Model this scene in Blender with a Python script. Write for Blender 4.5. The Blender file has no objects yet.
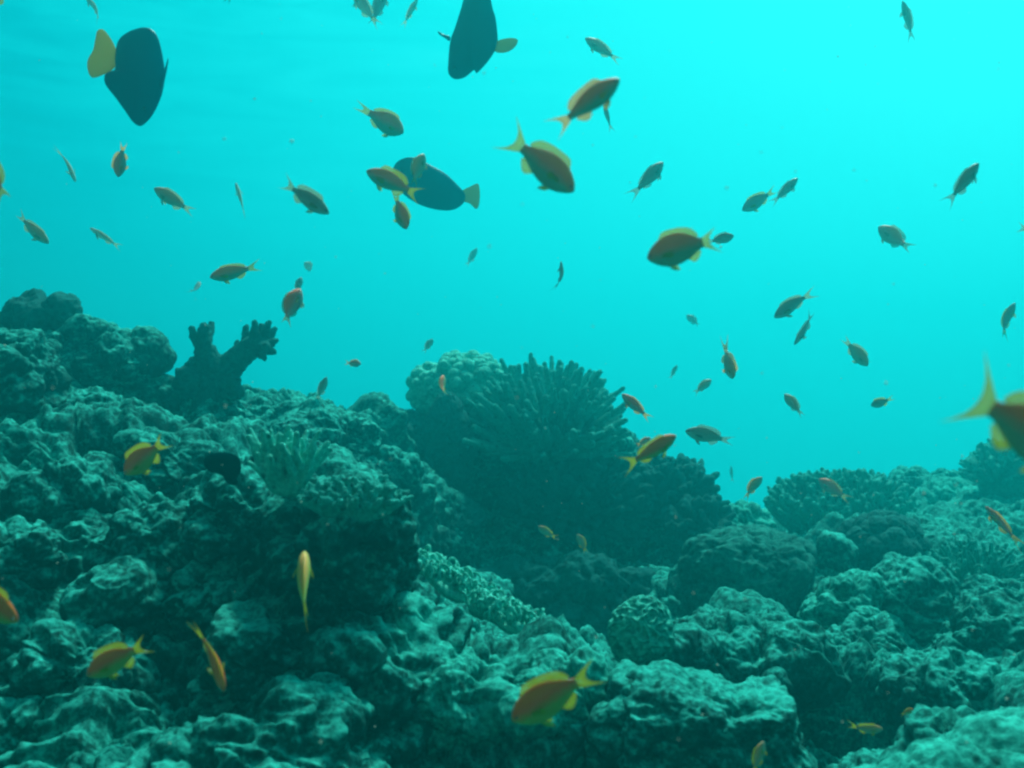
import bpy, math, random
import numpy as np
from mathutils import Vector, Matrix

SC = bpy.context.scene
COL = SC.collection
F = 1050.0                      # focal length in pixels of a 1024 px wide picture
CX, CY = 512.0, 384.0

# ------------------------------------------------------------------ camera
cam_d = bpy.data.cameras.new("camera")
cam = bpy.data.objects.new("camera", cam_d)
COL.objects.link(cam)
cam.location = (0, 0, 0)
cam.rotation_euler = (math.radians(90), 0, 0)
cam_d.sensor_width = 36.0
cam_d.lens = 36.0 * F / 1024.0
cam_d.clip_start = 0.02
cam_d.clip_end = 500
cam_d.dof.use_dof = True
cam_d.dof.focus_distance = 2.6
cam_d.dof.aperture_fstop = 5.6
SC.camera = cam
SC.cycles.filter_width = 2.5

# ------------------------------------------------------------------ view
SC.view_settings.view_transform = 'Standard'
SC.view_settings.look = 'None'
SC.view_settings.exposure = 0.0
SC.view_settings.gamma = 1.0
SC.view_settings.use_curve_mapping = False
SC.cycles.use_denoising = True
SC.cycles.max_bounces = 6
SC.cycles.diffuse_bounces = 3
SC.cycles.volume_bounces = 1
SC.cycles.transparent_max_bounces = 8
SC.cycles.caustics_reflective = False
SC.cycles.caustics_refractive = False

# ------------------------------------------------------------------ open water light (world)
SUN_AZ, SUN_EL = math.radians(24), math.radians(60)     # azimuth to the right of the view direction
W = bpy.data.worlds.new("World")
SC.world = W
W.use_nodes = True
nt = W.node_tree
nt.nodes.clear()
N = nt.nodes.new
def L(a, b): nt.links.new(a, b)
tc = N('ShaderNodeTexCoord')
nrm = N('ShaderNodeVectorMath'); nrm.operation = 'NORMALIZE'; L(tc.outputs['Generated'], nrm.inputs[0])
dot = N('ShaderNodeVectorMath'); dot.operation = 'DOT_PRODUCT'
L(nrm.outputs[0], dot.inputs[0]); dot.inputs[1].default_value = (0.50, 0.72, 0.56)
# faint ripples of the surface seen from below
sep = N('ShaderNodeSeparateXYZ'); L(nrm.outputs[0], sep.inputs[0])
mp = N('ShaderNodeMapping'); L(nrm.outputs[0], mp.inputs[0]); mp.inputs['Scale'].default_value = (2.0, 2.0, 14.0)
nz = N('ShaderNodeTexNoise'); nz.inputs['Scale'].default_value = 4.0; nz.inputs['Detail'].default_value = 5
nz.inputs['Distortion'].default_value = 0.6
L(mp.outputs[0], nz.inputs['Vector'])
rm = N('ShaderNodeMapRange'); rm.inputs['From Min'].default_value = 0.10; rm.inputs['From Max'].default_value = 0.42
rm.inputs['To Min'].default_value = 0.0; rm.inputs['To Max'].default_value = 0.5
L(sep.outputs['Z'], rm.inputs['Value'])
nm = N('ShaderNodeMath'); nm.operation = 'SUBTRACT'; L(nz.outputs['Fac'], nm.inputs[0]); nm.inputs[1].default_value = 0.5
rx_ = N('ShaderNodeMapRange'); rx_.inputs['From Min'].default_value = 0.12; rx_.inputs['From Max'].default_value = -0.2; L(sep.outputs['X'], rx_.inputs['Value'])
rxx = N('ShaderNodeMath'); rxx.operation = 'MULTIPLY'; L(rx_.outputs[0], rxx.inputs[0]); L(rm.outputs[0], rxx.inputs[1])
nm2 = N('ShaderNodeMath'); nm2.operation = 'MULTIPLY'; L(nm.outputs[0], nm2.inputs[0]); L(rxx.outputs[0], nm2.inputs[1])
add = N('ShaderNodeMath'); add.operation = 'ADD'; 
dsh = N('ShaderNodeMath'); dsh.operation = 'SUBTRACT'; L(dot.outputs['Value'], dsh.inputs[0]); dsh.inputs[1].default_value = 0.69
L(dsh.outputs[0], add.inputs[0]); L(nm2.outputs[0], add.inputs[1])
ramp = N('ShaderNodeValToRGB')
L(add.outputs[0], ramp.inputs[0])
# the value runs about -0.6 .. 0.75 ; shift into 0..1
mr = N('ShaderNodeMapRange'); mr.inputs['From Min'].default_value = -0.9; mr.inputs['From Max'].default_value = 0.5
L(add.outputs[0], mr.inputs['Value']); L(mr.outputs[0], ramp.inputs[0])
def rp(v): return (v + 0.9) / 1.4
el = ramp.color_ramp.elements
stops = [(-0.9, (0.13, 0.11, 0.11)), (-0.6, (0.06, 0.08, 0.085)), (-0.38, (0.0, 0.14, 0.15)), (-0.24, (0.0, 0.41, 0.48)), (-0.13, (0.0, 0.51, 0.60)),  # reddish low end: fill added behind the camera to brighten fish sides
         (-0.02, (0.003, 0.69, 0.75)), (0.13, (0.01, 0.86, 0.90)), (0.24, (0.025, 0.96, 0.98)), (0.33, (0.05, 1.05, 1.07)), (0.5, (0.35, 1.5, 1.45))]
el[0].position = rp(stops[0][0]); el[0].color = stops[0][1] + (1,)
el[1].position = rp(stops[-1][0]); el[1].color = stops[-1][1] + (1,)
for v, c in stops[1:-1]:
    e = el.new(rp(v)); e.color = c + (1,)
bg = N('ShaderNodeBackground'); L(ramp.outputs[0], bg.inputs['Color']); bg.inputs['Strength'].default_value = 1.0
out = N('ShaderNodeOutputWorld'); L(bg.outputs[0], out.inputs['Surface'])

# ------------------------------------------------------------------ sun filtered by the water above
sd = bpy.data.lights.new("sun", 'SUN')
sun = bpy.data.objects.new("sun", sd); COL.objects.link(sun)
sd.energy = 5.0
sd.color = (0.82, 1.0, 0.84)
sd.angle = math.radians(8)
sdir = Vector((math.sin(SUN_AZ) * math.cos(SUN_EL), math.cos(SUN_AZ) * math.cos(SUN_EL), math.sin(SUN_EL)))
sun.rotation_euler = sdir.to_track_quat('Z', 'Y').to_euler()
sun.location = (2, 2, 5)

# ------------------------------------------------------------------ helpers
def P(px, py, d):
    return Vector(((px - CX) / F * d, d, (CY - py) / F * d))

def tag(o, label=None, cat=None, group=None, kind=None):
    if label: o['label'] = label
    if cat: o['category'] = cat
    if group: o['group'] = group
    if kind: o['kind'] = kind
    return o

def mesh_from(name, V, Fc, smooth=True):
    me = bpy.data.meshes.new(name)
    V = np.asarray(V, dtype=np.float32)
    if isinstance(Fc, np.ndarray):
        n, k = Fc.shape
        me.vertices.add(len(V)); me.vertices.foreach_set('co', V.ravel())
        me.loops.add(n * k); me.loops.foreach_set('vertex_index', Fc.astype(np.int32).ravel())
        me.polygons.add(n)
        me.polygons.foreach_set('loop_start', np.arange(0, n * k, k, dtype=np.int32))
        me.update(calc_edges=True)
    else:
        me.from_pydata([tuple(map(float, v)) for v in V], [], Fc)
    me.polygons.foreach_set('use_smooth', [smooth] * len(me.polygons))
    me.update()
    return me

def link(name, me, mat, parent=None, loc=None):
    o = bpy.data.objects.new(name, me)
    COL.objects.link(o)
    if mat: me.materials.append(mat)
    if parent: o.parent = parent
    if loc is not None: o.location = loc
    return o

# --- numpy noise
_rs = np.random.RandomState(7)
_perm = _rs.permutation(256); _perm = np.concatenate([_perm, _perm, _perm])
_g = _rs.normal(size=(256, 3)); _g /= np.linalg.norm(_g, axis=1)[:, None]
def perlin(p):
    pi = np.floor(p).astype(np.int64); f = p - pi; pi &= 255
    u = f * f * f * (f * (f * 6 - 15) + 10)
    r = 0
    for dx in (0, 1):
        wx = u[:, 0] if dx else 1 - u[:, 0]
        a = _perm[(pi[:, 0] + dx) & 255]
        for dy in (0, 1):
            wy = u[:, 1] if dy else 1 - u[:, 1]
            b = _perm[a + ((pi[:, 1] + dy) & 255)]
            for dz in (0, 1):
                wz = u[:, 2] if dz else 1 - u[:, 2]
                h = _perm[b + ((pi[:, 2] + dz) & 255)]
                g = _g[h]
                r = r + wx * wy * wz * (g[:, 0] * (f[:, 0] - dx) + g[:, 1] * (f[:, 1] - dy) + g[:, 2] * (f[:, 2] - dz))
    return r * 1.5
def fbm(p, o=4, gain=0.5):
    a, r, s = 1.0, 0, 1.0
    for k in range(o):
        r = r + a * perlin(p * s + 17.3 * k); a *= gain; s *= 2.03
    return r
_jit = _rs.uniform(0.0, 1.0, size=(256, 3))
def worley(p):
    """distance to the nearest feature point and a per-cell random value"""
    pi = np.floor(p).astype(np.int64); f = p - pi
    best = np.full(len(p), 9.0); bid = np.zeros(len(p), dtype=np.int64)
    for dx in (-1, 0, 1):
        a = _perm[(pi[:, 0] + dx) & 255]
        for dy in (-1, 0, 1):
            b = _perm[a + ((pi[:, 1] + dy) & 255)]
            for dz in (-1, 0, 1):
                h = _perm[b + ((pi[:, 2] + dz) & 255)]
                j = _jit[h]
                d = (f[:, 0] - dx - j[:, 0])**2 + (f[:, 1] - dy - j[:, 1])**2 + (f[:, 2] - dz - j[:, 2])**2
                m = d < best
                best = np.where(m, d, best); bid = np.where(m, h, bid)
    return np.sqrt(best), bid / 255.0
def lumps(p):
    d, r = worley(p)
    return np.clip(1 - d * d * 1.15, 0, 1) * (0.55 + 0.45 * r)

def crust(p, amp=1.0, seed=0.0):
    """knobbly reef rock: rounded lumps, pits and grit; p in metres, result in metres"""
    q = p + seed * 3.1
    w = np.stack([perlin(q * 5 + 3), perlin(q * 5 + 31), perlin(q * 5 + 63)], 1) * 0.025
    q = q + w
    h = 0.070 * lumps(q / 0.17)
    h += 0.034 * lumps(q / 0.06 + 5)
    h += 0.018 * perlin(q / 0.11 + 9)
    d2_, r2_ = worley(q / 0.075 + 11); h -= 0.022 * np.clip(1 - d2_ / 0.30, 0, 1)**0.7 * (r2_ > 0.35)
    n = perlin(q / 0.030 + 2); h += 0.010 * n - 0.010 * np.clip(-n - 0.15, 0, 1) * 3
    h += 0.0060 * perlin(q / 0.013 + 4)
    h += 0.0026 * perlin(q / 0.0065 + 4)
    return h * amp

# ------------------------------------------------------------------ materials
def mat_new(name):
    m = bpy.data.materials.new(name); m.use_nodes = True
    m.node_tree.nodes.clear()
    return m
def rock_material(name, c_dark, c_mid, c_pale, scale=1.0, bump=0.6, top_light=0.13):
    m = mat_new(name); t = m.node_tree
    n = t.nodes.new; l = t.links.new
    tc = n('ShaderNodeTexCoord'); geo = n('ShaderNodeNewGeometry')
    n1 = n('ShaderNodeTexNoise'); n1.inputs['Scale'].default_value = 7 * scale; n1.inputs['Detail'].default_value = 8; n1.inputs['Roughness'].default_value = 0.68
    n2 = n('ShaderNodeTexNoise'); n2.inputs['Scale'].default_value = 80 * scale; n2.inputs['Detail'].default_value = 7; n2.inputs['Roughness'].default_value = 0.75
    v = n('ShaderNodeTexVoronoi'); v.inputs['Scale'].default_value = 38 * scale; v.feature = 'SMOOTH_F1'
    for q in (n1, n2, v): l(geo.outputs['Position'], q.inputs['Vector'])
    r = n('ShaderNodeValToRGB'); e = r.color_ramp.elements
    e[0].position = 0.38; e[0].color = c_dark + (1,)
    e[1].position = 0.66; e[1].color = c_pale + (1,)
    k = e.new(0.5); k.color = c_mid + (1,)
    mx = n('ShaderNodeMath'); mx.operation = 'MULTIPLY_ADD'; l(n2.outputs['Fac'], mx.inputs[0]); mx.inputs[1].default_value = 0.72
    m2 = n('ShaderNodeMath'); m2.operation = 'MULTIPLY'; l(n1.outputs['Fac'], m2.inputs[0]); m2.inputs[1].default_value = 0.34
    # sunlit tops painted in: the colour goes paler on what faces up
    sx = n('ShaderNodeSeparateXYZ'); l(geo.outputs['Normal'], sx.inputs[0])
    sm = n('ShaderNodeMath'); sm.operation = 'MULTIPLY_ADD'; l(sx.outputs['Z'], sm.inputs[0]); sm.inputs[1].default_value = top_light; sm.inputs[2].default_value = -top_light * 0.45
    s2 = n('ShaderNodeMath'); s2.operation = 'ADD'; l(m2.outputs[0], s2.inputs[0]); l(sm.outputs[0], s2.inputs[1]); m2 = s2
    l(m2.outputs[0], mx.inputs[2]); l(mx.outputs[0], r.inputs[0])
    b = n('ShaderNodeBsdfPrincipled'); b.inputs['Roughness'].default_value = 0.95
    b.inputs['Specular IOR Level'].default_value = 0.1
    # small dark bore holes
    vh = n('ShaderNodeTexVoronoi'); vh.inputs['Scale'].default_value = 26 * scale; l(geo.outputs['Position'], vh.inputs['Vector'])
    hr = n('ShaderNodeMapRange'); hr.inputs['From Min'].default_value = 0.10; hr.inputs['From Max'].default_value = 0.24; hr.inputs['To Min'].default_value = 0.25; hr.inputs['To Max'].default_value = 1.0
    l(vh.outputs['Distance'], hr.inputs['Value'])
    hm = n('ShaderNodeMix'); hm.data_type = 'RGBA'; hm.blend_type = 'MULTIPLY'; hm.inputs[0].default_value = 1.0
    l(r.outputs[0], hm.inputs[6]); l(hr.outputs[0], hm.inputs[7]); l(hm.outputs[2], b.inputs['Base Color'])
    hs = n('ShaderNodeMath'); hs.operation = 'SUBTRACT'; l(n2.outputs['Fac'], hs.inputs[0]); l(v.outputs['Distance'], hs.inputs[1])
    bp = n('ShaderNodeBump'); bp.inputs['Strength'].default_value = bump; bp.inputs['Distance'].default_value = 0.012
    l(hs.outputs[0], bp.inputs['Height']); l(bp.outputs[0], b.inputs['Normal'])
    o = n('ShaderNodeOutputMaterial'); l(b.outputs[0], o.inputs['Surface'])
    return m
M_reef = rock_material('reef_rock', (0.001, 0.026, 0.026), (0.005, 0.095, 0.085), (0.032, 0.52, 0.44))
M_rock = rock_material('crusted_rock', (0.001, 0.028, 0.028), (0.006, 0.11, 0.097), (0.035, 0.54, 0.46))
M_pale = rock_material('pale_rock', (0.003, 0.07, 0.062), (0.012, 0.24, 0.20), (0.05, 0.66, 0.55), top_light=0.09)
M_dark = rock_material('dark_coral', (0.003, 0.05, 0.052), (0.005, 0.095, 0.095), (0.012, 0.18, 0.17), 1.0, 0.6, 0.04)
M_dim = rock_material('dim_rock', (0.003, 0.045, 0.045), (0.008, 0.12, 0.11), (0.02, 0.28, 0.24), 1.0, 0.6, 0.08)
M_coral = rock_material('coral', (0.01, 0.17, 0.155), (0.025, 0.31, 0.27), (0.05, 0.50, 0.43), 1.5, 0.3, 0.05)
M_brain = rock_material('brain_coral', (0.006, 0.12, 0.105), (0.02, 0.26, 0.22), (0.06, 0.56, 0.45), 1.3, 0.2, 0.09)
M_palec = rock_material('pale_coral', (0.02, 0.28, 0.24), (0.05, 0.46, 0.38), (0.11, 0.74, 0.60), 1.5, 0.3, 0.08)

def fish_body_mat(name, belly, side, back, lo=0.35, mid=0.62, hi=0.85):
    m = mat_new(name); t = m.node_tree; n = t.nodes.new; l = t.links.new
    tc = n('ShaderNodeTexCoord'); sp = n('ShaderNodeSeparateXYZ'); l(tc.outputs['Generated'], sp.inputs[0])
    nz = n('ShaderNodeTexNoise'); nz.inputs['Scale'].default_value = 9; l(tc.outputs['Generated'], nz.inputs['Vector'])
    a = n('ShaderNodeMath'); a.operation = 'MULTIPLY_ADD'; l(nz.outputs['Fac'], a.inputs[0]); a.inputs[1].default_value = 0.22; l(sp.outputs['Z'], a.inputs[2])
    s = n('ShaderNodeMath'); s.operation = 'SUBTRACT'; l(a.outputs[0], s.inputs[0]); s.inputs[1].default_value = 0.11
    r = n('ShaderNodeValToRGB'); e = r.color_ramp.elements
    e[0].position = lo; e[0].color = belly + (1,); e[1].position = hi; e[1].color = back + (1,)
    k = e.new(mid); k.color = side + (1,)
    l(s.outputs[0], r.inputs[0])
    b = n('ShaderNodeBsdfPrincipled'); b.inputs['Roughness'].default_value = 0.45
    b.inputs['Specular IOR Level'].default_value = 0.25
    l(r.outputs[0], b.inputs['Base Color'])
    v = n('ShaderNodeTexVoronoi'); v.inputs['Scale'].default_value = 420; l(tc.outputs['Object'], v.inputs['Vector'])
    bp = n('ShaderNodeBump'); bp.inputs['Strength'].default_value = 0.25; bp.inputs['Distance'].default_value = 0.0008
    l(v.outputs['Distance'], bp.inputs['Height']); l(bp.outputs[0], b.inputs['Normal'])
    o = n('ShaderNodeOutputMaterial'); l(b.outputs[0], o.inputs['Surface'])
    return m
def fin_mat(name, c, c2, transl=0.55, clear=0.15):
    m = mat_new(name); t = m.node_tree; n = t.nodes.new; l = t.links.new
    tc = n('ShaderNodeTexCoord')
    w = n('ShaderNodeTexNoise'); w.inputs['Scale'].default_value = 6; l(tc.outputs['Generated'], w.inputs['Vector'])
    mx = n('ShaderNodeMix'); mx.data_type = 'RGBA'; mx.inputs[6].default_value = c + (1,); mx.inputs[7].default_value = c2 + (1,)
    l(w.outputs['Fac'], mx.inputs[0])
    d = n('ShaderNodeBsdfDiffuse'); tr = n('ShaderNodeBsdfTranslucent'); tp = n('ShaderNodeBsdfTransparent')
    l(mx.outputs[2], d.inputs[0]); l(mx.outputs[2], tr.inputs[0])
    a = n('ShaderNodeMixShader'); a.inputs[0].default_value = transl; l(d.outputs[0], a.inputs[1]); l(tr.outputs[0], a.inputs[2])
    b = n('ShaderNodeMixShader'); b.inputs[0].default_value = clear; l(a.outputs[0], b.inputs[1]); l(tp.outputs[0], b.inputs[2])
    o = n('ShaderNodeOutputMaterial'); l(b.outputs[0], o.inputs['Surface'])
    return m
def plain_mat(name, c, rough=0.4):
    m = mat_new(name); t = m.node_tree; n = t.nodes.new
    b = n('ShaderNodeBsdfPrincipled'); b.inputs['Base Color'].default_value = c + (1,); b.inputs['Roughness'].default_value = rough
    o = n('ShaderNodeOutputMaterial'); t.links.new(b.outputs[0], o.inputs['Surface'])
    return m
BODY = {
    'orange': fish_body_mat('orange_fish', (0.30, 0.30, 0.05), (0.92, 0.12, 0.02), (0.97, 0.17, 0.01)),
    'gold':   fish_body_mat('gold_fish', (0.30, 0.42, 0.08), (0.45, 0.46, 0.08), (0.80, 0.34, 0.05)),
    'red':    fish_body_mat('red_fish', (0.40, 0.22, 0.18), (0.80, 0.12, 0.06), (0.95, 0.15, 0.05)),
    'brown':  fish_body_mat('brown_fish', (0.20, 0.28, 0.18), (0.85, 0.18, 0.06), (0.98, 0.20, 0.02)),
    'olive':  fish_body_mat('olive_fish', (0.32, 0.36, 0.26), (0.48, 0.30, 0.17), (0.70, 0.32, 0.12)),
    'pale':   fish_body_mat('pale_fish', (0.62, 0.64, 0.52), (0.50, 0.50, 0.38), (0.45, 0.40, 0.28)),
    'slate':  fish_body_mat('slate_fish', (0.26, 0.36, 0.33), (0.22, 0.26, 0.23), (0.28, 0.26, 0.20)),
}
FIN = {
    'yellow': fin_mat('yellow_fin', (0.58, 0.46, 0.02), (0.38, 0.50, 0.03), 0.6, 0.38),
    'orange': fin_mat('orange_fin', (0.92, 0.36, 0.04), (0.72, 0.50, 0.05), 0.6, 0.38),
    'dull':   fin_mat('dull_fin', (0.44, 0.42, 0.18), (0.35, 0.40, 0.20), 0.6, 0.45),
    'slate':  fin_mat('slate_fin', (0.24, 0.32, 0.26), (0.22, 0.34, 0.24), 0.6, 0.45),
}
FINOF = {'gold': 'yellow', 'orange': 'yellow', 'red': 'orange', 'brown': 'yellow', 'olive': 'dull', 'pale': 'dull', 'slate': 'slate'}
M_eye = plain_mat('fish_eye', (0.02, 0.03, 0.10), 0.15)
M_tang = fish_body_mat('tang_body', (0.003, 0.06, 0.16), (0.004, 0.07, 0.17), (0.004, 0.085, 0.17))
M_tangfin = fin_mat('tang_tail', (0.55, 0.50, 0.02), (0.66, 0.44, 0.02), 0.6, 0.05)
M_tangfin2 = fin_mat('tang_tail_dull', (0.36, 0.44, 0.16), (0.40, 0.42, 0.14), 0.5, 0.05)
M_black = plain_mat('black_fish', (0.0002, 0.006, 0.009), 1.0)
for q in M_black.node_tree.nodes:
    if q.type == 'BSDF_PRINCIPLED': q.inputs['Specular IOR Level'].default_value = 0.0

# ------------------------------------------------------------------ reef terrain
ctrl = [  # (px, py, depth)
 (-260,1060,1.15),(0,1060,1.15),(200,1060,1.15),(420,1060,1.15),(620,1080,1.15),(800,1100,1.15),(1000,1060,1.15),(1250,1060,1.2),
 (0,900,1.6),(200,900,1.6),(420,900,1.55),(620,930,1.5),(800,950,1.5),(1000,900,1.35),
 (-250,500,1.9),(-250,380,2.4),(-300,300,3.0),
 (0,740,1.68),(0,640,1.78),(0,560,1.92),(0,480,2.2),(0,400,2.6),(10,356,3.0),
 (130,740,1.58),(120,640,1.76),(130,530,2.0),(130,450,2.5),(110,386,3.0),
 (240,740,1.52),(240,630,1.70),(240,520,2.0),(230,455,2.6),(210,425,3.1),(250,442,3.15),(170,410,3.05),
 (340,740,1.50),(340,640,1.64),(350,550,1.85),(350,510,2.1),(330,492,2.7),(310,472,3.2),
 (420,750,1.60),(430,670,1.74),(400,640,1.9),
 (520,780,1.62),(520,700,1.78),(600,780,1.65),(600,705,1.88),
 (700,800,1.6),(700,715,1.95),(780,790,1.8),
 (450,640,2.4),(450,570,2.9),(400,520,3.0),(390,470,3.3),(390,430,3.6),
 (560,690,2.3),(560,678,3.0),(560,655,3.5),(500,600,3.6),
 (440,500,3.8),(470,430,4.1),(560,440,4.2),(640,480,4.2),(600,540,3.9),(690,560,4.0),(700,530,4.3),
 (660,695,2.2),(650,672,2.7),(760,680,2.2),(760,630,2.7),(740,560,3.4),(740,548,4.0),
 (860,760,1.85),(840,700,2.15),(850,650,2.45),(850,600,2.9),(860,570,3.4),(840,562,4.3),
 (960,780,1.45),(960,720,1.9),(960,670,2.2),(960,620,2.7),(950,570,3.3),(940,538,4.3),(930,490,5.0),
 (1060,760,1.5),(1060,700,1.9),(1060,640,2.3),(1060,570,3.2),(1050,500,4.4),(1050,470,5.2),
 (1250,700,1.8),(1300,560,3.0),(1250,470,5.0),
]
C = [P(a, b, d) for a, b, d in ctrl]
C = [(c.x, c.y, c.z) for c in C]
for x in (-14, -7, -3, 0, 3, 7, 14):                 # the reef drops away behind its ridges
    for y, z in ((9, -2.6), (14, -3.6), (20, -4.6)):
        C.append((x, y, z - (0.5 if abs(x) < 2 else 0)))
for x in (-8, -5): C += [(x, 1, 0.2), (x, 3, 0.5), (x, 5.5, -0.6)]
for x in (6, 9): C += [(x, 1, -0.7), (x, 3, -0.5), (x, 5.5, -0.6)]
C += [(-1.6, 4.8, -0.7), (-0.6, 5.4, -1.3), (0.2, 5.8, -1.3), (1.3, 6.4, -1.1), (2.4, 6.8, -1.0), (3.5, 7, -1.1), (-3, 5, -0.7)]
for x in (-6, -2, -0.7, 0, 0.7, 2, 6): C += [(x, 0.4, -0.62), (x, -1.0, -0.9), (x, -3.0, -1.2)]
C = np.array(C)
def kern(d): return np.sqrt(d * d + 0.02)
D = np.sqrt(((C[:, None, :2] - C[None, :, :2])**2).sum(-1))
A = kern(D) ; n_ = len(C)
A = np.block([[A - np.eye(n_) * 0.003, np.ones((n_, 1))], [np.ones((1, n_)), np.zeros((1, 1))]])
wts = np.linalg.solve(A, np.concatenate([C[:, 2], [0]]))
def height(x, y):
    r = np.full(x.shape, wts[-1])
    for k in range(n_):
        r += wts[k] * kern(np.sqrt((x - C[k, 0])**2 + (y - C[k, 1])**2))
    return r

NU, NV = 1000, 1250
t = np.linspace(-1, 1, NU); U = 0.42 * np.sinh(2.2 * t) / np.sinh(1.0) * 0.9
s = np.linspace(0, 1, NV)
Yk = np.interp(s, [0, .03, .10, .52, .82, .93, 1.0], [-3.0, 0.3, 1.05, 2.3, 4.4, 7.0, 20.0])
UU, YY = np.meshgrid(U, Yk)
XX = UU * (YY + 4.2) / 2.0
ZZ = height(XX.ravel(), YY.ravel()).reshape(XX.shape)
pos = np.stack([XX, YY, ZZ], -1)
du = np.gradient(pos, axis=1); dv = np.gradient(pos, axis=0)
nr = np.cross(du, dv); nr /= np.linalg.norm(nr, axis=-1, keepdims=True) + 1e-9
p = pos.reshape(-1, 3); nr = nr.reshape(-1, 3)
big = 0.10 * fbm(p / 0.55 + 3, 2) + 0.13 * (lumps(p / 0.36 + 2) - 0.35)
p1 = p + nr * big[:, None]
hollow = np.zeros(len(p1))
for hx_, hy_, hd_, hr_, ha_ in [(30, 470, 2.15, 36, .16), (20, 625, 1.6, 60, .16), (45, 720, 1.42, 34, .16), (320, 650, 1.62, 30, .10),
        (820, 715, 2.0, 52, .22), (420, 620, 1.9, 34, .14), (590, 655, 2.9, 80, .30), (480, 590, 3.3, 60, .2), (190, 600, 1.75, 30, .12), (400, 500, 3.0, 30, .12),
        (620, 760, 1.6, 16, .12), (900, 665, 2.3, 40, .15), (780, 620, 2.7, 40, .15), (100, 465, 2.3, 24, .1), (270, 455, 2.7, 26, .1), (700, 625, 2.7, 40, .15)]:
    cc = np.array(P(hx_, hy_, hd_)); rr = hr_ * hd_ / F
    hollow += ha_ * np.exp(-((p - cc)**2).sum(1) / (rr * rr))
p1 = p1 - nr * hollow[:, None]
hh = crust(p1, 1.25) - 0.055
pg = (p1 + nr * hh[:, None]).reshape(NV, NU, 3)
du = np.gradient(pg, axis=1); dv = np.gradient(pg, axis=0)
idx = np.arange(NU * NV).reshape(NV, NU)
quads = np.stack([idx[:-1, :-1], idx[:-1, 1:], idx[1:, 1:], idx[1:, :-1]], -1).reshape(-1, 4)
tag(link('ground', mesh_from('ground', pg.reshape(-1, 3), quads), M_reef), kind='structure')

# ------------------------------------------------------------------ rocks
import bmesh
_ico = {}
def ico(sub):
    if sub not in _ico:
        bm = bmesh.new(); bmesh.ops.create_icosphere(bm, subdivisions=sub, radius=1.0)
        V = np.array([v.co[:] for v in bm.verts]); Fc = np.array([[v.index for v in f.verts] for f in bm.faces])
        bm.free(); _ico[sub] = (V, Fc)
    return _ico[sub]

def rock(name, label, cat, px, py, d, rx, ry, rz=None, mat=None, square=0.0, amp=1.0, rot=0.0, seed=None, sub=7, group='coral boulders of the reef', style='crust', tilt=0.0):
    """an encrusted boulder, rx / ry its half width / half height in pixels at depth d, rz its half depth"""
    k = d / F
    a, c = rx * k, ry * k
    b = (rz * k) if rz else a * 0.9
    c0 = P(px, py, d)
    V, Fc = ico(sub); V = V.copy()
    if square:
        m = np.abs(V).max(1, keepdims=True); V = V / (m * square + (1 - square)) ; V /= 1.0
    seed = seed if seed is not None else (px * 7 + py * 3) % 97
    q = V * np.array([a, b, c])
    nn = V / np.array([a, b, c]); nn /= np.linalg.norm(nn, axis=1)[:, None]
    r0 = (a + b + c) / 3
    low = (0.06 if style == 'brain' else 0.20) * r0 * fbm(q / (r0 * 1.3) + seed, 2)
    q = q + nn * low[:, None]
    if style == 'crust':
        h = crust(q + np.array(c0), amp * min(1.0, r0 / 0.07), seed) - 0.03 * amp * min(1, r0 / 0.07)
    elif style == 'brain':
        w = q + 0.006 * np.stack([perlin(q * 30), perlin(q * 30 + 9), perlin(q * 30 + 19)], 1)
        h = 0.0045 * (1 - np.abs(perlin(w / 0.016 + seed)) * 3) + 0.007 * perlin(q / 0.05 + seed) + 0.002 * perlin(q / 0.006)
    elif style == 'knobs':
        h = 0.030 * lumps(q / 0.042 + seed) * amp + 0.003 * perlin(q / 0.01 + seed)
    q = q + nn * h[:, None]
    cr, sr = math.cos(rot), math.sin(rot)
    ct, st = math.cos(tilt), math.sin(tilt)
    q = np.stack([q[:, 0], q[:, 1] * ct - q[:, 2] * st, q[:, 1] * st + q[:, 2] * ct], 1)
    q = np.stack([q[:, 0] * cr - q[:, 2] * sr, q[:, 1], q[:, 0] * sr + q[:, 2] * cr], 1)
    o = link(name, mesh_from(name, q, Fc), mat or M_rock, loc=c0)
    return tag(o, label, cat, group)

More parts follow.
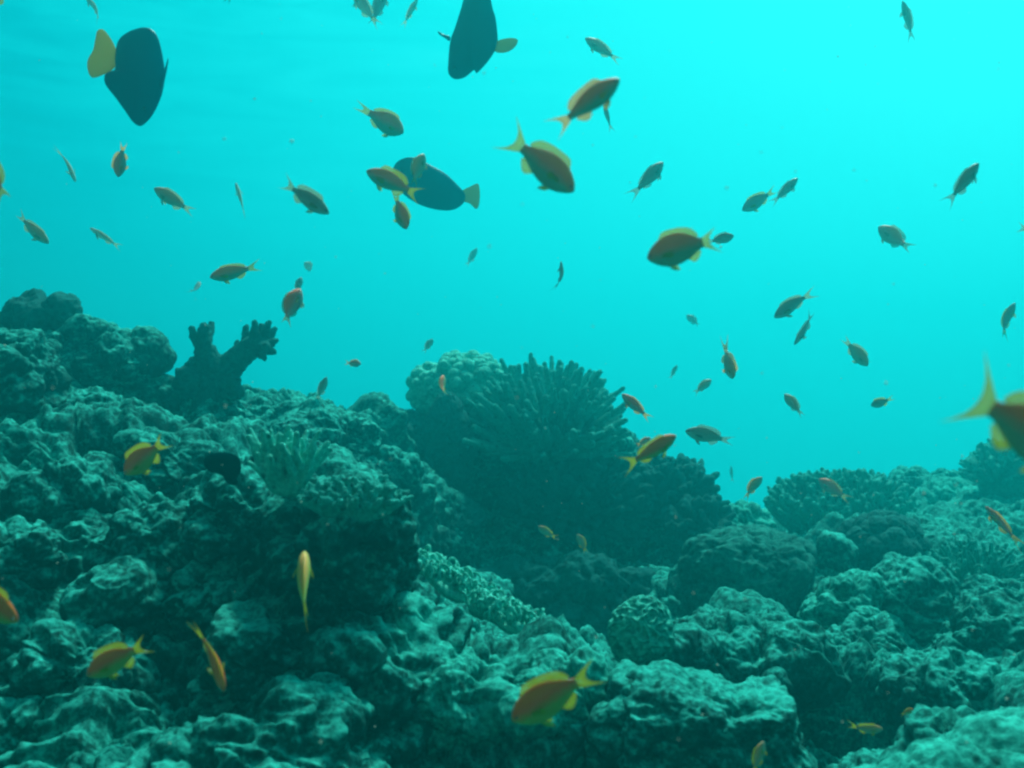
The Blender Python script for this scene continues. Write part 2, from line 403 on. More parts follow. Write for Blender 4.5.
R = math.radians
BL = 'boulder'
rocks = [
 # left slope
 ('ridge_rock','broad dark knob of rock crowning the left end of the reef ridge','rock',32,320,3.0,24,18,{'mat':M_dark,'sub':6}),
 ('ridge_rock','small knob of rock forming the right hump of the ridge crown','rock',62,312,2.95,13,13,{'mat':M_dark,'sub':6}),
 ('ridge_rock','rounded rock just under the dark twin knob on the left ridge','rock',50,362,2.9,34,28,{}),
 ('ridge_rock','knobbly rock on the left ridge halfway between the twin knob and the antler coral','rock',108,378,2.95,40,32,{}),
 ('ridge_rock','small low rock beside the foot of the antler coral, on its left','rock',150,394,3.0,24,16,{'sub':6}),
 ('boulder','pale topped boulder cut by the left edge below the ridge','boulder',6,385,2.5,42,48,{}),
 ('boulder','lumpy boulder on the left slope between the ridge and the orange fish','boulder',92,428,2.5,38,30,{}),
 ('boulder','tall lump of rock carrying the antler coral','boulder',208,436,3.05,38,34,{'mat':M_rock}),
 ('boulder','smooth sided rock sloping down to the right of the antler coral','boulder',268,438,3.1,28,36,{'rot':R(-25)}),
 ('boulder','round boulder on the ridge with a dark hollow, right of the sloping rock','boulder',318,454,3.0,38,32,{}),
 ('boulder','low round boulder at the right end of the left ridge','boulder',352,458,3.05,28,36,{}),
 ('boulder','bulging boulder right behind the orange fish on the left slope','boulder',165,470,2.25,36,28,{}),
 ('boulder','pale crusted boulder under the hollow by the left edge','boulder',70,500,2.05,40,30,{}),
 ('boulder','rounded boulder in the middle of the left slope below the orange fish','boulder',150,552,1.85,42,34,{}),
 ('boulder','boulder with a pitted face just below the black fish','boulder',226,535,1.85,42,46,{}),
 ('boulder','shadowed boulder at the left edge above the cut off orange fish','boulder',25,560,1.8,36,28,{}),
 ('boulder','large knobbly boulder under the ruffled finger coral','boulder',345,540,1.74,66,58,{'amp':1.2}),
 ('boulder','big rounded boulder behind the yellow and orange fish at lower left','boulder',82,676,1.68,54,42,{}),
 ('boulder','pale boulder in the lower left corner','boulder',10,750,1.58,30,40,{}),
 ('boulder','low boulder at the bottom edge below the yellow and orange fish','boulder',165,760,1.68,50,40,{}),
 ('boulder','rough dark rock face beside the fish pointing down','boulder',262,700,1.72,60,60,{}),
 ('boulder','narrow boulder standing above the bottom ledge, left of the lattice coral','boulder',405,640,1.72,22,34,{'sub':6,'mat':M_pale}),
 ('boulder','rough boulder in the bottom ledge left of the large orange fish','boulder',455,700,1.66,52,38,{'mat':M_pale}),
 ('boulder','knobbly lump low on the left rock face, right of the fish seen from above','boulder',275,655,1.70,48,36,{}),
 ('boulder','small lump on the left rock face above the fish seen from above','boulder',205,596,1.80,40,32,{}),
 ('boulder','rough lump at the bottom edge left of the bottom ledge','boulder',345,765,1.58,52,34,{}),
 ('boulder','lump on the rock face right under the upright greenish yellow fish','boulder',345,655,1.60,30,22,{'sub':6}),
 ('boulder','lump on the rock face between the two big left boulders','boulder',118,610,1.80,42,32,{}),
 ('ridge_rock','low rock stepping down right of the ridge crown','rock',92,338,2.95,22,18,{'sub':6}),
 ('ridge_rock','low rock on the skyline halfway from the ridge crown to the antler coral','rock',134,358,2.98,24,16,{'sub':6}),
 # front ledge
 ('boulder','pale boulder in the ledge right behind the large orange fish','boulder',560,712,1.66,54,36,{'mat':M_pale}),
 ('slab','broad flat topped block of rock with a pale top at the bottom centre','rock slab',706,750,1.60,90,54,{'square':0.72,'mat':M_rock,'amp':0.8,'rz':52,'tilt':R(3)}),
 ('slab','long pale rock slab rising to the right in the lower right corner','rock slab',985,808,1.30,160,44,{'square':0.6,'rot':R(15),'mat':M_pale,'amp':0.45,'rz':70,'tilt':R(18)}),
 ('rock','small knob of rock on the right end of the flat topped block','rock',776,684,1.75,12,12,{'sub':6}),
 ('rock','cracked rock at the left foot of the flat topped block','rock',622,735,1.6,24,52,{'amp':0.8}),
 # middle right
 ('boulder','craggy rock crouching behind the dome coral','boulder',668,664,1.9,30,24,{'sub':6}),
 ('boulder','long lumpy boulder lying behind the flat topped block','boulder',748,656,2.05,72,32,{}),
 ('boulder','big smooth dark boulder right of the central coral mound','boulder',746,582,2.9,62,52,{'amp':0.55,'mat':M_dim}),
 ('boulder','upright leaf shaped rock between the big dark boulder and the cushion coral','boulder',834,562,3.05,18,26,{'sub':6,'rot':R(-15),'amp':0.5}),
 ('boulder','flat topped pale rock right of the cushion coral','boulder',938,562,3.2,32,28,{'square':0.4,'amp':0.6,'sub':6}),
 ('boulder','large domed boulder with a shaded face at middle right','boulder',915,618,2.55,52,52,{'amp':0.7,'mat':M_rock}),
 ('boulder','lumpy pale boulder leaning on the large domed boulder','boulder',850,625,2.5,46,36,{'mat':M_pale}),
 ('boulder','broken boulder above the dark hollow at lower right','boulder',855,668,2.25,50,34,{}),
 ('boulder','pitted boulder heap at the right edge below the twiggy coral','boulder',985,650,2.15,48,32,{}),
 ('boulder','shaded lumpy rock between the pitted heap and the long slab','boulder',945,690,1.95,55,28,{}),
 ('boulder','flat rock at the right edge under the twiggy coral','boulder',1012,612,2.6,42,16,{}),
 # centre mound
 ('mound','massive dark heart of the central coral mound under the finger coral','coral mound',520,505,4.25,108,104,{'mat':M_dark,'rz':60}),
 ('mound','dark right shoulder of the central mound sloping to the big boulder','coral mound',640,555,4.2,92,88,{'mat':M_dark,'rz':70}),
 ('mound','shaded foot of the central mound in the dark centre of the picture','coral mound',560,610,3.5,105,46,{'mat':M_dark,'rz':40}),
 ('mound','rounded left shoulder of the central mound','coral mound',415,452,4.0,42,40,{'mat':M_dark,'rz':40}),
 ('rock','dim rock at the left foot of the central mound','rock',445,528,3.6,36,26,{'mat':M_dark}),
 ('rock','pale crumbly rock between the central mound and the bushy right coral','rock',738,530,3.9,30,22,{'mat':M_pale,'sub':6}),
 ('rock','small pale lump in the saddle between left ridge and central mound','rock',383,438,3.7,18,13,{'sub':6}),
 ('rock','rock below the saddle lump at the end of the left ridge','rock',388,480,3.3,26,26,{'sub':6}),
 ('rock','pale lump on the right flank of the central mound','rock',612,452,3.95,26,18,{'mat':M_pale,'sub':6}),
 # far right
 ('rock','far low rock on the skyline right of the bushy coral','rock',925,484,5.2,28,12,{'sub':6}),
 ('rock','far pale rock below the skyline beside the round bushy coral','rock',950,505,4.9,36,18,{'sub':6,'mat':M_pale}),
 ('boulder','far hazy boulder at the right edge under the round bushy coral','boulder',1005,540,4.6,50,40,{}),
]
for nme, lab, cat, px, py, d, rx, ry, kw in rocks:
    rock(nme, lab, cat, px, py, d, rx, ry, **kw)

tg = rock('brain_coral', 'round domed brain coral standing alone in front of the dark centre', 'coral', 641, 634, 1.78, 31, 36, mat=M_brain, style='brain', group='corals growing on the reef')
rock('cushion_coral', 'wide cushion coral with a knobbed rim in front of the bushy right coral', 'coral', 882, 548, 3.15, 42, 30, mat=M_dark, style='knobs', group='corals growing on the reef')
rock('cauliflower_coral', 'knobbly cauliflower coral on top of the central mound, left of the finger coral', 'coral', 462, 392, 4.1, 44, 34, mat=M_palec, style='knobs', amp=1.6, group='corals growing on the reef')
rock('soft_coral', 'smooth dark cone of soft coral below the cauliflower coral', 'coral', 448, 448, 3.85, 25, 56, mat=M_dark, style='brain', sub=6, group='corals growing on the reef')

# ------------------------------------------------------------------ branching corals
def tube(Vs, Fs, pts, rad, seg=8):
    """a tapering tube with a round tip along pts"""
    b0 = len(Vs)
    pts = [Vector(q) for q in pts]
    n = len(pts)
    prev = None
    for i, q in enumerate(pts):
        dr = (pts[min(i + 1, n - 1)] - pts[max(i - 1, 0)]).normalized()
        if prev is None:
            a = dr.orthogonal().normalized()
        else:
            a = (prev - dr * prev.dot(dr)).normalized()
        prev = a; b = dr.cross(a)
        for k in range(seg):
            th = 2 * math.pi * k / seg
            Vs.append(q + (a * math.cos(th) + b * math.sin(th)) * rad[i])
    tip = pts[-1] + (pts[-1] - pts[-2]).normalized() * rad[-1] * 0.8
    Vs.append(tip); ti = len(Vs) - 1
    Vs.append(pts[0]); bi = len(Vs) - 1
    for i in range(n - 1):
        for k in range(seg):
            k2 = (k + 1) % seg
            Fs.append((b0 + i * seg + k, b0 + i * seg + k2, b0 + (i + 1) * seg + k2, b0 + (i + 1) * seg + k))
    for k in range(seg):
        k2 = (k + 1) % seg
        Fs.append((b0 + (n - 1) * seg + k, b0 + (n - 1) * seg + k2, ti))
        Fs.append((b0 + k2, b0 + k, bi))

def fuse(o, voxel, lump=0.0, size=0.02):
    m = o.modifiers.new('fuse', 'REMESH'); m.mode = 'VOXEL'; m.voxel_size = voxel; m.use_smooth_shade = True
    if lump:
        tx = bpy.data.textures.new('lump', 'CLOUDS'); tx.noise_scale = size; tx.noise_depth = 3
        dm = o.modifiers.new('lump', 'DISPLACE'); dm.texture = tx; dm.strength = lump; dm.mid_level = 0.5
        dm.texture_coords = 'LOCAL'

def finger_coral(name, label, px, py, d, rx, ry, rz, n, ln, rad, seed, mat, up=0.4, fork=0.3, voxel=None, lo=-0.1, base=0.62, curl=0.15, group='corals growing on the reef'):
    """a bush of blunt fingers growing out of a domed base"""
    rnd = random.Random(seed)
    k = d / F
    a, c, b = rx * k, ry * k, rz * k
    ln *= k; rad *= k
    Vs, Fs = [], []
    bV, bF = ico(4)
    w = (bV * np.array([a, b, c]) * base)
    w = w + bV * (perlin(w / (a * 0.5) + seed) * 0.12 * a)[:, None]
    Vs += [Vector(v) for v in w.tolist()]
    Fs += [tuple(int(i) for i in f) for f in bF]
    made = 0
    while made < n:
        z = rnd.uniform(lo, 1.0); th = rnd.uniform(0, 2 * math.pi)
        s = math.sqrt(max(0, 1 - z * z))
        dr = Vector((s * math.cos(th), s * math.sin(th), z))
        if dr.y > 0.75: continue
        made += 1
        st = Vector((dr.x * a, dr.y * b, dr.z * c)) * (base - 0.05)
        g = (dr + Vector((rnd.uniform(-.25, .25), rnd.uniform(-.25, .25), up + rnd.uniform(-.1, .2)))).normalized()
        tipd = Vector((dr.x * a, dr.y * b, dr.z * c)) * (1 - base) 
        l_ = max(ln * rnd.uniform(0.7, 1.25), 0.01) + tipd.length * 0.6
        cu = Vector((rnd.uniform(-1, 1), rnd.uniform(-1, 1), rnd.uniform(0, 1))) * curl * l_
        pts = [st, st + g * l_ * 0.4, st + g * l_ * 0.75 + cu * 0.5, st + g * l_ + cu]
        r = rad * rnd.uniform(0.8, 1.2)
        tube(Vs, Fs, pts, [r * 1.25, r * 1.1, r * 1.0, r * 0.78], 7)
        if rnd.random() < fork:
            g2 = (g + Vector((rnd.uniform(-.7, .7), rnd.uniform(-.7, .7), rnd.uniform(-.1, .5)))).normalized()
            s2 = pts[1]
            tube(Vs, Fs, [s2, s2 + g2 * l_ * 0.3, s2 + g2 * l_ * 0.52], [r, r * 0.85, r * 0.55], 7)
    o = link(name, mesh_from(name, Vs, [tuple(f) for f in Fs]), mat, loc=P(px, py, d))
    if voxel: fuse(o, voxel, rad * 0.5, rad * 2)
    return tag(o, label, 'coral', group)

finger_coral('finger_coral', 'spiky bush of upright blunt finger coral on top of the central mound',
             546, 444, 3.9, 66, 58, 56, 230, 35, 3.3, 3, M_coral, up=0.45, fork=0.4, voxel=0.0042, lo=-0.45, base=0.5)
finger_coral('branching_coral', 'dark branching coral on the right shoulder of the central mound',
             672, 502, 3.95, 46, 40, 40, 130, 14, 4.2, 5, M_dark, up=0.3, fork=0.5, voxel=0.005, lo=-0.4)
finger_coral('branching_coral', 'dark stubby branching coral low on the right slope of the central mound',
             700, 535, 3.7, 34, 34, 30, 80, 12, 4.0, 15, M_dark, up=0.3, fork=0.5, voxel=0.005, lo=-0.4)
finger_coral('branching_coral', 'dim shrubby coral covering the shaded front of the central mound',
             575, 510, 3.85, 80, 55, 30, 230, 14, 4.0, 25, M_dark, up=0.1, fork=0.4, voxel=0.005, lo=-0.6)
finger_coral('bushy_coral', 'wide bushy coral with short tines on the hazy skyline at right',
             840, 526, 4.1, 86, 50, 46, 460, 13, 2.9, 7, M_coral, up=0.9, fork=0.3, voxel=0.0048, lo=-0.1)
finger_coral('bushy_coral', 'round bushy coral dome on the skyline at the right edge',
             1003, 480, 4.6, 40, 38, 32, 200, 9, 2.4, 9, M_coral, up=0.3, fork=0.2, voxel=0.005)
finger_coral('ruffled_coral', 'pale coral of upright leafy fingers just right of the black fish',
             286, 490, 1.70, 36, 14, 24, 52, 34, 3.3, 11, M_palec, up=1.2, fork=0.3, voxel=0.0024, lo=0.1, base=0.45, curl=0.35)
finger_coral('ruffled_coral', 'low ruffled coral on the crest of the large knobbly boulder',
             354, 507, 1.64, 52, 22, 34, 170, 8, 3.0, 13, M_coral, up=0.5, fork=0.4, voxel=0.0024, lo=-0.1, base=0.78, curl=0.4)
finger_coral('twiggy_coral', 'tangled twiggy coral at the right edge above the flat rock',
             975, 585, 3.0, 42, 30, 30, 110, 16, 2.2, 17, M_coral, up=0.5, fork=0.7, voxel=0.003, curl=0.4)
def lattice(label, px, py, d, rx, ry, rz, n, slope, seed, mat):
    """an open net of small arches and rings"""
    rnd = random.Random(seed); k = d / F; Vs, Fs = [], []
    bV, bF = ico(4)
    w = bV * np.array([rx * k, rz * k, ry * k * 0.45]); w = w + bV * (perlin(w / 0.03 + seed) * 0.012)[:, None]
    for v in w.tolist(): v[2] -= v[0] * slope + ry * k * 0.2; Vs.append(Vector(v))
    Fs += [tuple(int(i) for i in f) for f in bF]
    for q in range(n):
        x = rnd.uniform(-1, 1); y = rnd.uniform(-1, 0.6); h = math.sqrt(max(0, 1 - x * x * 0.8))
        c = Vector((x * rx * k, y * rz * k, rnd.uniform(-0.2, 0.75) * h * ry * k - x * rx * k * slope))
        r1 = rnd.uniform(3.2, 6.5) * k; r2 = r1 * rnd.uniform(0.9, 1.9); a = rnd.uniform(0, math.pi); b = rnd.uniform(-0.6, 0.6)
        ax = Vector((math.cos(a), math.sin(a), 0.2 * b)); up_ = Vector((b * .5, rnd.uniform(-.3, .3), 1)).normalized()
        pts = []
        for t_ in range(9):
            th = math.pi * (t_ / 8) * 1.25 - 0.4
            pts.append(c + ax * math.cos(th) * r1 + up_ * math.sin(th) * r2)
        rr = rnd.uniform(1.2, 1.8) * k
        tube(Vs, Fs, pts, [rr * (1 + .2 * math.sin(t_ * 2)) for t_ in range(9)], 6)
    o = link('lattice_coral', mesh_from('lattice_coral', Vs, Fs), mat, loc=P(px, py, d))
    fuse(o, 0.0019, 0.002, 0.006)
    tag(o, label, 'coral', 'corals growing on the reef')
lattice('open lattice coral climbing the ledge left of the dark centre', 462, 590, 2.05, 44, 24, 30, 170, 0.62, 19, M_palec)
lattice('low lattice coral at the right end of the ledge above the large orange fish', 520, 624, 2.0, 38, 22, 28, 160, 0.5, 21, M_palec)

# antler coral standing against the open water on the left ridge
def antler():
    d = 3.0; o0 = P(215, 400, d)
    Vs, Fs = [], []
    def br(pts, r):
        k = d / F
        tube(Vs, Fs, [P(x, y, d + dz) - o0 for x, y, dz in pts], [q * k for q in r], 12)
    br([(212, 425, 0.02), (214, 395, 0), (212, 370, -.01), (206, 348, -.02)], [30, 22, 15, 9])
    br([(212, 372, 0), (204, 350, -.02), (203, 335, -.03), (205, 325, -.03)], [13, 10, 7, 5])
    br([(200, 345, -.02), (193, 334, -.05), (192, 327, -.06)], [6, 4, 3])
    br([(206, 340, -.02), (211, 330, 0), (211, 323, .01)], [6, 4, 3])
    br([(184, 392, 0), (188, 375, -.02), (196, 360, -.02)], [16, 10, 6])
    br([(218, 380, 0), (236, 360, 0), (252, 347, -.02), (262, 342, -.03)], [17, 13, 11, 8])
    for tx_, ty_, sx, sy, z in ((246, 326, 246, 344, 0), (255, 321, 254, 342, -.05), (262, 324, 260, 342, 0), (269, 321, 264, 340, -.03), (275, 328, 266, 343, 0),
                             (277, 340, 266, 346, -.05), (276, 353, 264, 348, 0), (265, 359, 258, 350, -.04), (270, 348, 262, 346, -.1), (237, 341, 240, 356, .03)):
        br([(sx, sy, z * .3), ((sx + tx_) / 2, (sy + ty_) / 2, z), (tx_, ty_, z)], [6, 4.5, 2.6])
    for tx_, ty_ in ((236, 380), (240, 392), (180, 372), (176, 384)):
        br([(212, 392, 0), (tx_, ty_, -.05)], [14, 7])
    o = link('antler_coral', mesh_from('antler_coral', Vs, Fs), M_dark, loc=o0)
    fuse(o, 0.0032, 0.010, 0.012)
    tag(o, 'dark two armed antler coral standing up from the left ridge against open water', 'coral', 'corals growing on the reef')
antler()

# ------------------------------------------------------------------ fish
def prof(t, xs, ys): return np.interp(t, xs, ys)
TS = [0, .03, .08, .18, .32, .48, .64, .8, .92, 1.0]
TOP = [0, .035, .066, .108, .142, .152, .138, .095, .055, .044]
BOT = [0, -.030, -.055, -.096, -.130, -.135, -.115, -.075, -.045, -.040]
WID = [0, .022, .040, .060, .068, .064, .052, .032, .016, .011]
SHAPE = {'deep': (1.22, 1.05), 'slim': (0.92, 0.9), 'thin': (0.60, 0.8), 'fat': (1.28, 1.1)}

def fish(label, hx, hy, tx_, ty_, col='olive', yaw=0, roll=15, shape='deep', bend=0.0, size=0.085, depth=None, flip=False, fin=None, male=False, cat='fish', fan=0.85):
    """an anthias: head pixel, tail pixel, yaw out of the picture plane, roll about its own axis"""
    Lpx = math.hypot(hx - tx_, hy - ty_)
    rnd = random.Random(int(hx * 13 + hy * 7))
    if not bend: bend = rnd.uniform(-0.55, 0.55) * (1 if Lpx < 52 else 0.4)
    if size == 0.085: size = (0.085 if Lpx > 52 else 0.115)
    yaw = yaw + (rnd.uniform(-12, 12) if Lpx < 52 else 0)
    spread = rnd.uniform(0.45, 0.85) if Lpx < 52 else rnd.uniform(0.8, 1.05)
    fan = fan * (rnd.uniform(0.55, 0.95) if Lpx < 52 else 1.0)
    belly = rnd.uniform(0.92, 1.14)
    cy_ = math.cos(R(yaw))
    if depth: size = Lpx * depth / (F * cy_)
    d = depth or F * size * cy_ / Lpx
    c = P((hx + tx_) / 2, (hy + ty_) / 2, d)
    e = Vector((hx - tx_, 0, -(hy - ty_))).normalized()
    fw = (e * cy_ + Vector((0, math.sin(R(yaw)), 0))).normalized()
    di = Vector((-e.z, 0, e.x))
    if di.z < 0: di = -di
    if flip: di = -di
    side = Vector((0, -1, 0))
    up = di * math.cos(R(roll)) + side * math.sin(R(roll))
    up = (up - fw * up.dot(fw)).normalized()
    lat = up.cross(fw).normalized()
    M = Matrix((fw, lat, up)).transposed().to_4x4(); M.translation = c
    root = bpy.data.objects.new('reef_fish', None); COL.objects.link(root); root.matrix_world = M
    root.empty_display_size = 0.02
    tag(root, label, cat, 'small reef fish swimming over the coral')
    fh, fwid = SHAPE[shape]; fh *= belly
    S = size
    def bendp(v):
        x, y, z = v
        q = max(0.0, 0.15 - x)
        return (x * S, (y + bend * q * q * 2.2) * S, z * S)
    def X(t): return 0.5 - 0.74 * t
    def top(t): return float(prof(t, TS, TOP)) * fh
    def bot(t): return float(prof(t, TS, BOT)) * fh
    # body
    ts = [0.004, .02, .05, .09, .14, .2, .28, .36, .44, .52, .6, .68, .76, .84, .9, .95, 1.0]
    seg = 14; Vs = []; Fs = []
    for t_ in ts:
        a, b, w_ = top(t_), bot(t_), float(prof(t_, TS, WID)) * fwid
        m_, h_ = (a + b) / 2, (a - b) / 2
        for k in range(seg):
            th = 2 * math.pi * k / seg
            Vs.append(bendp((X(t_), w_ * math.cos(th) * (1 - 0.25 * max(0, math.sin(th))**2), m_ + h_ * math.sin(th))))
    n = len(ts)
    for i in range(n - 1):
        for k in range(seg):
            k2 = (k + 1) % seg
            Fs.append((i * seg + k, i * seg + k2, (i + 1) * seg + k2, (i + 1) * seg + k))
    Fs.append(tuple(range(seg))[::-1]); Fs.append(tuple((n - 1) * seg + k for k in range(seg)))
    link('body', mesh_from('body', Vs, Fs), BODY[col], root)
    fm = FIN[fin or FINOF[col]]
    def sheet(name, base, tip, thick=0.007, yb=None, yt=None):
        """a fin between a base line and a tip line of (x, z) points"""
        n = len(base); Vs = []; Fs = []
        for i in range(n):
            b0, t0 = base[i], tip[i]
            y0 = yb[i] if yb else 0; y1 = yt[i] if yt else 0
            mid = ((b0[0] * .45 + t0[0] * .55), (y0 * .5 + y1 * .5), (b0[1] * .45 + t0[1] * .55))
            for (x, y, z), th in (((b0[0], y0, b0[1]), thick), (mid, thick * .7), ((t0[0], y1, t0[1]), thick * .25)):
                Vs.append(bendp((x, y + th, z))); Vs.append(bendp((x, y - th, z)))
        for i in range(n - 1):
            a, b = i * 6, (i + 1) * 6
            for j in (0, 2):
                Fs.append((a + j, b + j, b + j + 2, a + j + 2))
                Fs.append((a + j + 1, a + j + 3, b + j + 3, b + j + 1))
            Fs.append((a + 4, b + 4, b + 5, a + 5)); Fs.append((a, a + 1, b + 1, b))
        Fs.append((0, 2, 3, 1)); Fs.append((2, 4, 5, 3))
        a = (n - 1) * 6; Fs.append((a, a + 1, a + 3, a + 2)); Fs.append((a + 2, a + 3, a + 5, a + 4))
        return link(name, mesh_from(name, Vs, Fs), fm, root)
    # lyre tail
    f_ = fan
    zb = [-.040, -.034, -.022, -.008, 0, .008, .022, .034, .042]
    tipx = [-.50, -.435, -.375, -.345, -.34, -.345, -.375, -.435, -.50]
    tipz = [-.165, -.125, -.078, -.030, 0, .030, .080, .130, .175]
    sheet('tail_fin', [(-.232, z * fh) for z in zb], [(x, z * f_) for x, z in zip(tipx, tipz)], 0.006)
    small = Lpx < 30
    if not small or shape != 'thin':
        tt = [.24, .29, .33, .42, .52, .62, .72, .80, .86, .90]
        hh_ = [.012, .055, (.15 if male else .068), .066, .062, .068, .078, .080, .060, .02]
        if fin is None and shape in ('slim', 'thin'): hh_ = [q * 0.6 for q in hh_]
        sheet('dorsal_fin', [(X(q), top(q) - .012) for q in tt], [(X(q) - .018 - (.02 if q > .7 else 0), top(q) + h_ * spread) for q, h_ in zip(tt, hh_)], 0.006)
        tt = [.64, .70, .76, .82, .88]
        hh_ = [.015, .075, .085, .065, .02]
        sheet('anal_fin', [(X(q), bot(q) + .010) for q in tt], [(X(q) - .03, bot(q) - h_ * spread) for q, h_ in zip(tt, hh_)], 0.006)
    if not small:
        for sg in (-1, 1):
            sheet('pelvic_fin', [(X(.30), bot(.30) + .02), (X(.33), bot(.33) + .018), (X(.36), bot(.36) + .02)],
                  [(X(.36), bot(.3) - .045), (X(.46), bot(.4) - .065), (X(.44), bot(.4) - .01)], 0.004,
                  yb=[sg * .022] * 3, yt=[sg * .04, sg * .055, sg * .045])
            sheet('pectoral_fin', [(X(.27), .0), (X(.27), -.018), (X(.28), -.036)],
                  [(X(.44), .012), (X(.48), -.035), (X(.42), -.062)], 0.003,
                  yb=[sg * .060 * fwid] * 3, yt=[sg * .105, sg * .115, sg * .10])
    if Lpx > 30:
        eV, eF = ico(2)
        for sg in (-1, 1):
            v = eV * np.array([.017, .008, .017]) + np.array([X(.085), sg * .034 * fwid, .022])
            link('eye', mesh_from('eye', [bendp(q) for q in v], eF), M_eye, root)
    return root

